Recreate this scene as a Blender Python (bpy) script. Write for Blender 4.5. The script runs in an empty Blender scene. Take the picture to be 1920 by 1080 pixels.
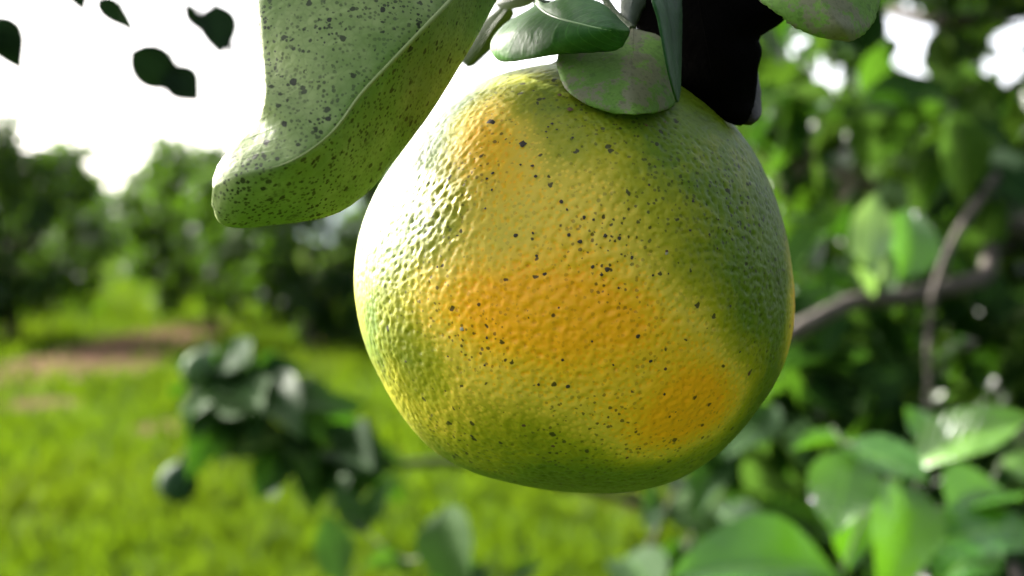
import bpy, math, random
import numpy as np
from mathutils import Vector, Matrix, kdtree

# ------------------------------------------------------------------ camera, sky, sun, exposure
sc = bpy.context.scene
FPX = 2788.0                      # focal length in photo pixels (1920 wide)
HORIZON = 450.0                   # row of the horizon in the photo
CAM = Vector((0.0, 0.0, 1.25))
PITCH = -math.atan((540.0 - HORIZON) / FPX)
FW = Vector((0, math.cos(PITCH), math.sin(PITCH)))
UP = Vector((0, -math.sin(PITCH), math.cos(PITCH)))
RT = Vector((1, 0, 0))
cd = bpy.data.cameras.new('camera')
cam = bpy.data.objects.new('camera', cd)
sc.collection.objects.link(cam)
cam.location = CAM
cam.rotation_euler = (math.pi / 2 + PITCH, 0, 0)
cd.sensor_width = 36.0
cd.lens = 18.0 * FPX / 960.0
cd.clip_start = 0.01
cd.clip_end = 3000.0
cd.dof.use_dof = True
cd.dof.focus_distance = 0.260
cd.dof.aperture_fstop = 15.5
sc.camera = cam

SUN_DIR = Vector((-0.68, 0.58, 0.46)).normalized()      # towards the sun
wd = bpy.data.worlds.new('World')
sc.world = wd
wd.use_nodes = True
wn = wd.node_tree.nodes
sky = wn.new('ShaderNodeTexSky')
sky.sky_type = 'NISHITA'
sky.sun_disc = False
sky.sun_elevation = math.asin(SUN_DIR.z)
sky.sun_rotation = math.atan2(SUN_DIR.x, SUN_DIR.y)
sky.air_density = 0.55
sky.dust_density = 5.0
sky.ozone_density = 0.6
wn['Background'].inputs['Strength'].default_value = 0.15
hs = wn.new('ShaderNodeHueSaturation')          # thin white haze over the whole sky
hs.inputs['Saturation'].default_value = 0.45
wd.node_tree.links.new(sky.outputs[0], hs.inputs['Color'])
wd.node_tree.links.new(hs.outputs[0], wn['Background'].inputs[0])

sl = bpy.data.lights.new('sun', 'SUN')
sl.energy = 4.3
sl.angle = math.radians(1.2)
sl.color = (1.0, 0.95, 0.86)
sun = bpy.data.objects.new('sun', sl)
sc.collection.objects.link(sun)
sun.location = (-20, 10, 15)
sun.rotation_euler = (-SUN_DIR).to_track_quat('-Z', 'Y').to_euler()

sc.view_settings.view_transform = 'Standard'
sc.view_settings.look = 'None'
sc.view_settings.gamma = 1.0
sc.view_settings.use_curve_mapping = False
sc.view_settings.exposure = 2.55
sc.render.engine = 'CYCLES'
sc.cycles.use_denoising = True
sc.cycles.max_bounces = 8
sc.cycles.transmission_bounces = 6
sc.cycles.caustics_reflective = False
sc.cycles.caustics_refractive = False

# ------------------------------------------------------------------ helpers
def P(px, py, d):
    """photo pixel + distance along the view axis -> world point"""
    return CAM + d * (FW + RT * ((px - 960.0) / FPX) - UP * ((py - 540.0) / FPX))

def G(px, d):
    """point on the ground under photo column px at distance d"""
    return Vector(((px - 960.0) / FPX * d, d, 0.0))

def link(o):
    sc.collection.objects.link(o)
    return o

def tag(o, label=None, cat=None, group=None, kind=None):
    if label: o['label'] = label
    if cat: o['category'] = cat
    if group: o['group'] = group
    if kind: o['kind'] = kind
    return o

def root(name, loc, label, cat, group=None):
    o = bpy.data.objects.new(name, None)
    o.location = loc
    o.empty_display_size = 0.02
    link(o)
    return tag(o, label, cat, group)

def mesh_np(name, verts, faces, smooth=True):
    verts = np.asarray(verts, dtype=np.float32)
    faces = np.asarray(faces, dtype=np.int32)
    k = faces.shape[1]
    me = bpy.data.meshes.new(name)
    me.vertices.add(len(verts))
    me.vertices.foreach_set('co', verts.ravel())
    me.loops.add(faces.size)
    me.loops.foreach_set('vertex_index', faces.ravel())
    me.polygons.add(len(faces))
    me.polygons.foreach_set('loop_start', np.arange(0, faces.size, k, dtype=np.int32))
    me.polygons.foreach_set('loop_total', np.full(len(faces), k, dtype=np.int32))
    me.update(calc_edges=True)
    me.validate()
    me.polygons.foreach_set('use_smooth', np.full(len(me.polygons), smooth))
    return me

def obj(name, me, mats, parent=None, world_coords=True):
    """link a mesh; its vertices are in world space and its parent sits unrotated"""
    o = bpy.data.objects.new(name, me)
    for m in (mats if isinstance(mats, (list, tuple)) else [mats]):
        if len(me.materials) < (len(mats) if isinstance(mats, (list, tuple)) else 1):
            me.materials.append(m)
    link(o)
    if parent is not None:
        o.parent = parent
        if world_coords:
            o.matrix_parent_inverse = Matrix.Translation(parent_world(parent)).inverted()
    return o

def parent_world(p):
    v = Vector(p.location)
    if p.parent is not None:
        v = Vector((0, 0, 0)) if p.type == 'MESH' else v + parent_world(p.parent)
    return v

def tube_arrays(pts, radii, n=8, wob=0.0, rng=None):
    pts = [Vector(p) for p in pts]
    V, F = [], []
    nrm = None
    for i, p in enumerate(pts):
        a = pts[max(i - 1, 0)]
        b = pts[min(i + 1, len(pts) - 1)]
        t = (b - a).normalized()
        if nrm is None:
            nrm = t.orthogonal().normalized()
        else:
            nrm = (nrm - t * nrm.dot(t)).normalized()
        bn = t.cross(nrm)
        r = radii[i] * (1 + (rng.uniform(-wob, wob) if rng else 0))
        for k in range(n):
            a_ = 2 * math.pi * k / n
            V.append(p + (nrm * math.cos(a_) + bn * math.sin(a_)) * r)
    for i in range(len(pts) - 1):
        for k in range(n):
            k2 = (k + 1) % n
            F.append((i * n + k, i * n + k2, (i + 1) * n + k2, (i + 1) * n + k))
    # close ends with a collapsed ring
    for base, rev in ((0, True), ((len(pts) - 1) * n, False)):
        c = len(V)
        V.append(pts[0] if rev else pts[-1])
        for k in range(n):
            k2 = (k + 1) % n
            F.append((base + k2, base + k, c, c) if rev else (base + k, base + k2, c, c))
    return V, F

def tube(name, pts, radii, mat, parent=None, n=8, wob=0.0, rng=None):
    V, F = tube_arrays(pts, radii, n, wob, rng)
    me = bpy.data.meshes.new(name)
    me.from_pydata([tuple(v) for v in V], [], [tuple(dict.fromkeys(f)) for f in F])
    me.polygons.foreach_set('use_smooth', [True] * len(me.polygons))
    me.update()
    return obj(name, me, mat, parent)

def catmull(pts, n):
    """resample a (k, 3) list of control points to n points, Catmull-Rom"""
    p = np.asarray(pts, float)
    p = np.vstack([2 * p[0] - p[1], p, 2 * p[-1] - p[-2]])
    k = len(p) - 3
    out = []
    for t in np.linspace(0, k - 1e-9, n):
        i = int(t)
        u = t - i
        a, b, c, d = p[i], p[i + 1], p[i + 2], p[i + 3]
        out.append(0.5 * ((2 * b) + (-a + c) * u + (2 * a - 5 * b + 4 * c - d) * u * u + (-a + 3 * b - 3 * c + d) * u ** 3))
    return np.array(out)

# ------------------------------------------------------------------ node helpers
class NT:
    def __init__(self, name):
        self.m = bpy.data.materials.new(name)
        self.m.use_nodes = True
        self.t = self.m.node_tree
        self.t.nodes.clear()
        self.out = self.t.nodes.new('ShaderNodeOutputMaterial')

    def n(self, kind, props=None, **inp):
        nd = self.t.nodes.new(kind)
        for k, v in (props or {}).items():
            setattr(nd, k, v)
        for k, v in inp.items():
            key = int(k[1:]) if k[0] == 'i' and k[1:].isdigit() else k.replace('_', ' ')
            s = nd.inputs[key]
            if isinstance(v, bpy.types.NodeSocket):
                self.t.links.new(v, s)
            else:
                s.default_value = v
        return nd

    def math(self, op, a, b=0.0, clamp=False):
        nd = self.n('ShaderNodeMath', {'operation': op, 'use_clamp': clamp}, i0=a, i1=b)
        return nd.outputs[0]

    def mix(self, f, a, b):
        nd = self.n('ShaderNodeMix', {'data_type': 'RGBA'})
        for key, v in ((0, f), (6, a), (7, b)):
            if isinstance(v, bpy.types.NodeSocket):
                self.t.links.new(v, nd.inputs[key])
            else:
                nd.inputs[key].default_value = v if key == 0 else (*v, 1.0) if len(v) == 3 else v
        return nd.outputs[2]

    def step(self, v, lo, hi):
        nd = self.n('ShaderNodeMapRange', {'interpolation_type': 'SMOOTHSTEP'}, Value=v)
        nd.inputs['From Min'].default_value = lo
        nd.inputs['From Max'].default_value = hi
        return nd.outputs[0]

    def ramp(self, f, stops):
        nd = self.n('ShaderNodeValToRGB', None, Fac=f)
        cr = nd.color_ramp
        while len(cr.elements) < len(stops):
            cr.elements.new(0.5)
        for e, (p, c) in zip(cr.elements, stops):
            e.position = p
            e.color = (*c, 1)
        return nd.outputs[0]

    def noise(self, vec, scale, detail=3.0, rough=0.55):
        return self.n('ShaderNodeTexNoise', None, Vector=vec, Scale=scale, Detail=detail, Roughness=rough).outputs[0]

    def coord(self, which='Object'):
        return self.n('ShaderNodeTexCoord').outputs[which]

    def spots(self, vec, scale, rmin, rmax, keep=0.5, soft=0.03):
        """1 inside small round spots: one cell in keep^-1, random radius rmin..rmax (in cells)"""
        nz = self.n('ShaderNodeTexNoise', None, Vector=vec, Scale=scale * 2.2, Detail=2.0).outputs['Color']
        off = self.n('ShaderNodeVectorMath', {'operation': 'SCALE'}, i0=nz, Scale=0.42 / scale).outputs[0]
        vec = self.n('ShaderNodeVectorMath', {'operation': 'ADD'}, i0=vec, i1=off).outputs[0]
        v = self.n('ShaderNodeTexVoronoi', {'feature': 'F1'}, Vector=vec, Scale=scale)
        col = self.n('ShaderNodeSeparateColor', None, Color=v.outputs['Color'])
        rad = self.n('ShaderNodeMapRange', None, Value=col.outputs[0]).outputs[0]
        rad.node.inputs['To Min'].default_value = rmin
        rad.node.inputs['To Max'].default_value = rmax
        d = self.math('SUBTRACT', rad, v.outputs['Distance'])
        s = self.step(d, -soft, soft)
        return self.math('MULTIPLY', s, self.math('LESS_THAN', col.outputs[1], keep))

    def bump(self, h, strength, dist, normal=None):
        nd = self.n('ShaderNodeBump', None, Height=h, Strength=strength, Distance=dist)
        if normal is not None:
            self.t.links.new(normal, nd.inputs['Normal'])
        return nd.outputs[0]

    def finish(self, shader):
        self.t.links.new(shader, self.out.inputs['Surface'])
        return self.m

def leaf_shader(T, col, rough, transl, tcol, normal=None, spec=0.5):
    kw = dict(Base_Color=col, Roughness=rough)
    kw['Specular IOR Level'.replace(' ', '_')] = spec
    b = T.n('ShaderNodeBsdfPrincipled', None, **kw)
    t = T.n('ShaderNodeBsdfTranslucent', None, Color=tcol)
    if normal is not None:
        T.t.links.new(normal, b.inputs['Normal'])
    m = T.n('ShaderNodeMixShader', None, i0=transl, i1=b.outputs[0], i2=t.outputs[0])
    return m.outputs[0]

# ------------------------------------------------------------------ materials
def mat_orange():
    T = NT('orange_peel')
    co = T.coord('Object')
    ripe = T.n('ShaderNodeAttribute', {'attribute_name': 'ripe'}).outputs['Fac']
    pore = T.n('ShaderNodeAttribute', {'attribute_name': 'pore'}).outputs['Fac']
    n1 = T.noise(co, 260.0, 4.0, 0.6)
    n2 = T.noise(co, 60.0, 3.0, 0.55)
    r = T.math('ADD', ripe, T.math('MULTIPLY', T.math('SUBTRACT', n1, 0.5), 0.20))
    r = T.math('ADD', r, T.math('MULTIPLY', T.math('SUBTRACT', n2, 0.5), 0.24))
    # oil glands ripen first: dots of orange on the yellow skin
    dots = T.math('MULTIPLY', T.step(pore, 0.40, 0.85), T.step(ripe, 0.32, 0.60))
    r = T.math('ADD', r, T.math('MULTIPLY', dots, 0.15), True)
    col = T.ramp(r, [(0.0, (0.030, 0.052, 0.001)), (0.22, (0.086, 0.136, 0.003)), (0.42, (0.285, 0.268, 0.006)),
                     (0.60, (0.58, 0.415, 0.038)), (0.80, (0.72, 0.40, 0.012)), (1.0, (0.82, 0.36, 0.005))])
    # dark green glands where the skin is still green
    gd = T.math('MULTIPLY', T.step(pore, 0.45, 0.9), T.math('SUBTRACT', 1.0, T.step(ripe, 0.15, 0.5)))
    col = T.mix(T.math('MULTIPLY', gd, 0.35), col, (0.022, 0.050, 0.002))
    # fine black specks, thicker in places
    m = T.step(T.noise(co, 45.0, 2.0), 0.40, 0.68)
    s1 = T.spots(co, 900.0, 0.17, 0.34, 0.85, 0.05)
    s2 = T.spots(co, 330.0, 0.07, 0.19, 0.6, 0.025)
    sp = T.math('MAXIMUM', T.math('MULTIPLY', s1, T.math('ADD', T.math('MULTIPLY', m, 0.8), 0.22)), s2, True)
    col = T.mix(T.math('MULTIPLY', sp, 0.88), col, (0.018, 0.016, 0.008))
    # pale scratches and brown rubs
    rub = T.step(T.noise(T.n('ShaderNodeMapping', None, Vector=co, Scale=(1.0, 1.0, 0.5)).outputs[0], 120.0, 5.0, 0.7), 0.70, 0.78)
    col = T.mix(T.math('MULTIPLY', rub, 0.55), col, (0.09, 0.055, 0.02))
    fine = T.noise(co, 1500.0, 2.0, 0.6)
    mid = T.noise(co, 520.0, 2.0, 0.5)
    nm = T.bump(T.math('ADD', T.math('MULTIPLY', fine, 0.4), mid), 0.55, 0.00030)
    ro = T.math('ADD', 0.42, T.math('MULTIPLY', T.noise(co, 180.0, 2.0), 0.18))
    b = T.n('ShaderNodeBsdfPrincipled', None, Base_Color=col, Roughness=ro, Normal=nm, Specular_IOR_Level=0.26)
    b.inputs['Subsurface Weight'].default_value = 0.10
    b.inputs['Subsurface Radius'].default_value = (1.0, 0.55, 0.12)
    b.inputs['Subsurface Scale'].default_value = 0.0016
    return T.finish(b.outputs[0])

def mat_near_leaf(name, a, b_, dark, tcol, transl=0.3, rough=0.5, spot=1.0, mottle=0.0, mott_col=(0.12, 0.12, 0.07), spec=0.5, vein=0.25):
    T = NT(name)
    co = T.coord('Object')
    uv = T.n('ShaderNodeSeparateXYZ', None, Vector=T.coord('UV'))
    u, v = uv.outputs[0], uv.outputs[1]
    n1 = T.noise(co, 55.0, 4.0, 0.6)
    n2 = T.noise(co, 400.0, 3.0, 0.6)
    col = T.mix(T.step(n1, 0.34, 0.66), a, b_)
    # side veins, slanting from the midrib to the edge
    ph = T.math('ADD', T.math('MULTIPLY', u, 75.0), T.math('MULTIPLY', T.math('ABSOLUTE', v), -26.0))
    ph = T.math('ADD', ph, T.math('MULTIPLY', T.noise(co, 70.0, 2.0), 5.0))
    vn = T.step(T.math('SINE', ph), 0.86, 1.0)
    col = T.mix(T.math('MULTIPLY', vn, vein), col, tuple(min(1, x * 1.55) for x in b_))
    # net of fine veinlets and oil glands
    vr = T.n('ShaderNodeTexVoronoi', {'feature': 'DISTANCE_TO_EDGE'}, Vector=co, Scale=650.0).outputs['Distance']
    col = T.mix(T.math('MULTIPLY', T.math('SUBTRACT', 1.0, T.step(vr, 0.0, 0.16)), 0.22), col, tuple(x * 0.6 for x in a))
    if mottle > 0:
        mm = T.step(T.noise(co, 130.0, 6.0, 0.72), 0.60 - 0.18 * mottle, 0.66 - 0.18 * mottle)
        col = T.mix(T.math('MULTIPLY', mm, 0.85), col, mott_col)
    if spot > 0:
        patch = T.step(T.noise(co, 75.0, 3.0, 0.6), 0.42, 0.66)
        s1 = T.spots(co, 1250.0, 0.20, 0.44, 0.95, 0.06)
        s2 = T.spots(co, 520.0, 0.10, 0.31, 0.75, 0.03)
        s3 = T.spots(co, 260.0, 0.07, 0.17, 0.6, 0.014)
        smear = T.math('MULTIPLY', T.step(T.noise(co, 240.0, 6.0, 0.75), 0.56, 0.70), T.step(T.noise(co, 38.0, 2.0), 0.52, 0.66))
        sp = T.math('MAXIMUM', T.math('MULTIPLY', s1, T.math('ADD', T.math('MULTIPLY', patch, 0.6), 0.4)), T.math('MULTIPLY', s2, 0.9))
        sp = T.math('MAXIMUM', sp, s3)
        sp = T.math('MAXIMUM', sp, T.math('MULTIPLY', smear, 0.75))
        sp = T.math('MULTIPLY', sp, spot, True)
        col = T.mix(T.math('MULTIPLY', sp, 0.92), col, dark)
        tc = T.mix(T.math('MULTIPLY', sp, 0.92), tcol, dark)
    else:
        tc = T.mix(0.0, tcol, tcol)
    h = T.math('ADD', T.math('MULTIPLY', vn, 0.12), T.math('ADD', T.math('MULTIPLY', vr, 0.5), T.math('MULTIPLY', n2, 0.5)))
    nm = T.bump(h, 0.30, 0.0004)
    nm = T.bump(T.noise(co, 130.0, 3.0), 0.35, 0.0016, nm)
    ro = T.math('ADD', rough - 0.08, T.math('MULTIPLY', n2, 0.16))
    return T.finish(leaf_shader(T, col, ro, transl, tc, nm, spec))

def mat_far_leaf(name, stops, tcol, transl=0.35, rough=0.38, attr=False, spec=0.5):
    """leaves a metre or more off; tone differs from leaf to leaf"""
    T = NT(name)
    if attr:
        f = T.n('ShaderNodeAttribute', {'attribute_name': 'tone'}).outputs['Fac']
    else:
        f = T.n('ShaderNodeObjectInfo').outputs['Random']
    co = T.coord('Object')
    n = T.noise(co, 3.0 if not attr else 8.0, 3.0)
    f = T.math('ADD', T.math('MULTIPLY', f, 0.85), T.math('MULTIPLY', n, 0.15), True)
    col = T.ramp(f, stops)
    nm = None
    if not attr:
        uv = T.n('ShaderNodeSeparateXYZ', None, Vector=T.coord('UV'))
        av = T.math('ABSOLUTE', uv.outputs[1])
        ph = T.math('ADD', T.math('MULTIPLY', uv.outputs[0], 55.0), T.math('MULTIPLY', av, -16.0))
        vn = T.step(T.math('SINE', ph), 0.75, 1.0)
        rib = T.math('SUBTRACT', 1.0, T.step(av, 0.03, 0.12))
        col = T.mix(T.math('ADD', T.math('MULTIPLY', vn, 0.12), T.math('MULTIPLY', rib, 0.45), True), col, tuple(min(1, x * 2.2) for x in stops[-1][1]))
        nm = T.bump(T.math('ADD', T.math('MULTIPLY', vn, -0.4), T.noise(co, 6.0, 2.0)), 0.5, 0.004)
    tc = T.mix(T.math('MULTIPLY', f, 0.5), tcol, stops[-1][1])
    return T.finish(leaf_shader(T, col, rough, transl, tc, nm, spec))

def mat_bark(name, a, b_, scale=90.0, dist=0.003):
    T = NT(name)
    co = T.coord('Object')
    n = T.noise(co, scale, 6.0, 0.7)
    w = T.n('ShaderNodeTexVoronoi', None, Vector=co, Scale=scale * 1.5).outputs['Distance']
    col = T.mix(T.step(n, 0.35, 0.7), a, b_)
    nm = T.bump(T.math('ADD', n, w), 0.5, dist)
    b = T.n('ShaderNodeBsdfPrincipled', None, Base_Color=col, Roughness=0.85, Normal=nm)
    return T.finish(b.outputs[0])

def mat_plain(name, col, rough=0.6, nscale=200.0, amt=0.3, spec=0.5):
    T = NT(name)
    co = T.coord('Object')
    n = T.noise(co, nscale, 4.0, 0.6)
    c = T.mix(T.math('MULTIPLY', n, amt), col, tuple(x * 0.45 for x in col))
    b = T.n('ShaderNodeBsdfPrincipled', None, Base_Color=c, Roughness=rough, Specular_IOR_Level=spec)
    return T.finish(b.outputs[0])

M_PEEL = mat_orange()
M_BLEMISH = mat_plain('blemish', (0.035, 0.022, 0.012), 0.7, 2500.0, 0.8)
M_BROWN_BLEMISH = mat_plain('brown_blemish', (0.11, 0.05, 0.02), 0.75, 2500.0, 0.9)
M_SCALE = mat_plain('pale_husk', (0.33, 0.29, 0.2), 0.6, 2500.0, 0.4)
M_UNDER = mat_near_leaf('leaf_underside_spotted', (0.140, 0.212, 0.052), (0.310, 0.365, 0.145), (0.009, 0.009, 0.006), (0.22, 0.35, 0.045), 0.26, 0.55, 1.0, vein=0.08, spec=0.35)
M_UNDER_GREY = mat_near_leaf('leaf_underside_mottled', (0.085, 0.170, 0.028), (0.140, 0.245, 0.048), (0.016, 0.016, 0.012), (0.10, 0.20, 0.02), 0.12, 0.65, 0.3, 0.7, (0.150, 0.135, 0.095), 0.15, 0.0)
M_TOP = mat_near_leaf('leaf_top_green', (0.016, 0.070, 0.009), (0.048, 0.135, 0.020), (0.01, 0.01, 0.006), (0.06, 0.18, 0.01), 0.12, 0.50, 0.25, 0, spec=0.14)
M_TOP_DARK = mat_near_leaf('leaf_top_dark', (0.007, 0.038, 0.006), (0.013, 0.064, 0.010), (0.01, 0.01, 0.008), (0.03, 0.10, 0.006), 0.10, 0.5, 0.0, spec=0.15)
M_GREYLEAF = mat_near_leaf('leaf_dull_grey', (0.034, 0.048, 0.028), (0.06, 0.075, 0.048), (0.02, 0.02, 0.02), (0.06, 0.10, 0.04), 0.10, 0.6, 0.3)
M_SHADEBLACK = mat_near_leaf('leaf_shade_black', (0.0008, 0.0008, 0.0007), (0.0016, 0.0013, 0.001), (0.001, 0.001, 0.001), (0.001, 0.001, 0.001), 0.0, 0.9, 0.0, spec=0.01)  # black base colour paints the deep shade among these leaves
M_DEADRIM = mat_near_leaf('leaf_dead_brown', (0.004, 0.0035, 0.0025), (0.016, 0.011, 0.006), (0.01, 0.01, 0.01), (0.01, 0.01, 0.005), 0.0, 0.6, 0.5, spec=0.25)
M_RIB = mat_plain('leaf_rib', (0.20, 0.25, 0.07), 0.5, 900.0, 0.5)
M_RIB_DARK = mat_plain('leaf_rib_dark', (0.10, 0.20, 0.045), 0.5, 900.0, 0.4)
M_TWIG = mat_bark('green_twig', (0.025, 0.045, 0.013), (0.05, 0.06, 0.025), 500.0, 0.0004)
M_DARKTWIG = mat_bark('dark_twig', (0.010, 0.012, 0.006), (0.022, 0.022, 0.013), 300.0, 0.0005)
M_BARK = mat_bark('grey_bark', (0.030, 0.022, 0.017), (0.085, 0.068, 0.053))
M_YOUNG = mat_far_leaf('leaf_young', [(0.0, (0.022, 0.092, 0.008)), (0.5, (0.036, 0.120, 0.009)), (1.0, (0.066, 0.150, 0.009))], (0.075, 0.22, 0.005), 0.28, 0.26, spec=0.6)
M_MATURE = mat_far_leaf('leaf_mature', [(0.0, (0.005, 0.020, 0.005)), (0.5, (0.012, 0.036, 0.008)), (1.0, (0.032, 0.065, 0.016))], (0.035, 0.11, 0.004), 0.22, 0.75, spec=0.06)
M_MIXED = mat_far_leaf('leaf_mixed', [(0.0, (0.004, 0.015, 0.004)), (0.55, (0.014, 0.042, 0.007)), (0.85, (0.048, 0.095, 0.012)), (1.0, (0.065, 0.080, 0.032))], (0.055, 0.15, 0.005), 0.28, 0.55, spec=0.07)
M_DARKLEAF = mat_far_leaf('leaf_dark', [(0.0, (0.003, 0.009, 0.003)), (1.0, (0.006, 0.016, 0.005))], (0.004, 0.012, 0.002), 0.1, 0.6, spec=0.05)  # near-black base colour paints the leaves' silhouette against the sky
M_DRYLEAF = mat_plain('leaf_dry', (0.13, 0.10, 0.07), 0.7, 60.0, 0.5)
M_PALELEAF = mat_far_leaf('leaf_pale_back', [(0.0, (0.09, 0.16, 0.075)), (1.0, (0.15, 0.21, 0.11))], (0.14, 0.25, 0.04), 0.3, 0.5, spec=0.1)
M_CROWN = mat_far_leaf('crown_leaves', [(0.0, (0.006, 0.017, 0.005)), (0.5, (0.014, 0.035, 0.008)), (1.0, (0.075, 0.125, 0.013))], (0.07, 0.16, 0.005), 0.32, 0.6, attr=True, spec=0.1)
M_SILH = mat_far_leaf('crown_leaves_near', [(0.0, (0.004, 0.015, 0.004)), (0.5, (0.010, 0.028, 0.005)), (0.85, (0.045, 0.088, 0.009)), (1.0, (0.075, 0.085, 0.03))], (0.05, 0.13, 0.003), 0.24, 0.32, spec=0.26, attr=True)
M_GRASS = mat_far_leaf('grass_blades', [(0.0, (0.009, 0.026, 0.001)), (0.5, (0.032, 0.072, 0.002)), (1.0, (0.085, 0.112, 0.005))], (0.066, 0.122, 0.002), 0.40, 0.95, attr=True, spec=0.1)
M_GREENFRUIT = mat_plain('green_fruit', (0.016, 0.045, 0.016), 0.75, 250.0, 0.4, 0.15)
M_PALEFRUIT = mat_plain('pale_green_fruit', (0.055, 0.10, 0.038), 0.75, 250.0, 0.4, 0.15)

# bare-earth patches on the ground: (x, y, half width, half depth)
DIRT = []
for px, py, wpx, hpx in ((190, 662, 160, 62), (60, 748, 90, 13), (305, 792, 60, 18), (185, 690, 115, 24), (660, 640, 60, 14),
                         (700, 850, 55, 14), (1190, 935, 60, 12), (90, 975, 20, 7)):
    d = CAM.z * FPX / (py - HORIZON)
    d2 = CAM.z * FPX / (py - hpx - HORIZON)
    d1 = CAM.z * FPX / (py + hpx - HORIZON)
    DIRT.append(((px - 960) / FPX * d, (d1 + d2) / 2, wpx / FPX * d, (d2 - d1) / 2))

def mat_ground():
    T = NT('orchard_ground')
    co = T.coord('Object')
    n = T.noise(co, 1.3, 6.0, 0.65)
    n2 = T.noise(co, 14.0, 6.0, 0.7)
    grass = T.mix(T.step(n2, 0.3, 0.7), (0.028, 0.055, 0.006), (0.055, 0.085, 0.012))
    earth = T.mix(T.step(n2, 0.35, 0.7), (0.070, 0.043, 0.027), (0.125, 0.082, 0.054))
    sep = T.n('ShaderNodeSeparateXYZ', None, Vector=co)
    mask = None
    for x, y, a, b in DIRT:
        dx = T.math('DIVIDE', T.math('SUBTRACT', sep.outputs[0], x), a)
        dy = T.math('DIVIDE', T.math('SUBTRACT', sep.outputs[1], y), b)
        r = T.math('SQRT', T.math('ADD', T.math('MULTIPLY', dx, dx), T.math('MULTIPLY', dy, dy)))
        s = T.math('SUBTRACT', 1.0, T.step(T.math('ADD', r, T.math('MULTIPLY', T.math('SUBTRACT', n2, 0.5), 0.8)), 0.8, 1.15))
        mask = s if mask is None else T.math('MAXIMUM', mask, s)
    bare = T.math('MULTIPLY', T.step(n, 0.60, 0.72), 0.5)
    col = T.mix(T.math('MAXIMUM', mask, bare), grass, earth)
    nm = T.bump(n2, 0.8, 0.05)
    b = T.n('ShaderNodeBsdfDiffuse', None, Color=col, Normal=nm)
    return T.finish(b.outputs[0])

# ------------------------------------------------------------------ the ground and far hill
rs = np.random.RandomState(5)
def ground_z(x, y):
    return 0.035 * np.sin(x * 0.9 + 1.0) * np.cos(y * 0.55) + 0.02 * np.sin(x * 2.3 + y * 1.7)
nx, ny = 160, 180
gx = np.sign(np.linspace(-1, 1, nx)) * (np.abs(np.linspace(-1, 1, nx)) ** 3.2) * 1500
gy = np.concatenate([np.linspace(-40, 0, 20, endpoint=False), (np.linspace(0, 1, ny - 20) ** 3.2) * 2000])
X, Y = np.meshgrid(gx, gy)
Z = ground_z(X, Y) * np.clip(1.5 - np.hypot(X, Y) / 60, 0, 1) - 0.02
V = np.stack([X, Y, Z], -1).reshape(-1, 3)
I = np.arange(nx * ny).reshape(ny, nx)
F = np.stack([I[:-1, :-1], I[:-1, 1:], I[1:, 1:], I[1:, :-1]], -1).reshape(-1, 4)
g = obj('ground', mesh_np('ground', V, F), mat_ground())
tag(g, 'grassy orchard ground with bare brown earth patches', 'ground', kind='structure')

hx = np.linspace(-1, 1, 60)
hv, hf = [], []
for j in range(8):
    for i, a in enumerate(hx):
        rise = (j / 7.0)
        hgt = (40 + 16 * math.sin(a * 7 + 1) + 8 * math.sin(a * 17)) * math.sin(rise * math.pi * 0.5)
        hv.append((a * 900 - 100, 700 + rise * 350, hgt - 1.0))
for j in range(7):
    for i in range(59):
        q = j * 60 + i
        hf.append((q, q + 1, q + 61, q + 60))
hl = obj('hill', mesh_np('hill', hv, hf), mat_plain('hill_haze_woods', (0.05, 0.085, 0.10), 0.9, 0.02, 0.5))  # blue in the base colour paints distance haze
tag(hl, 'low wooded hill beyond the orchard, haze painted into its blue-green', 'hill', kind='structure')

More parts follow.
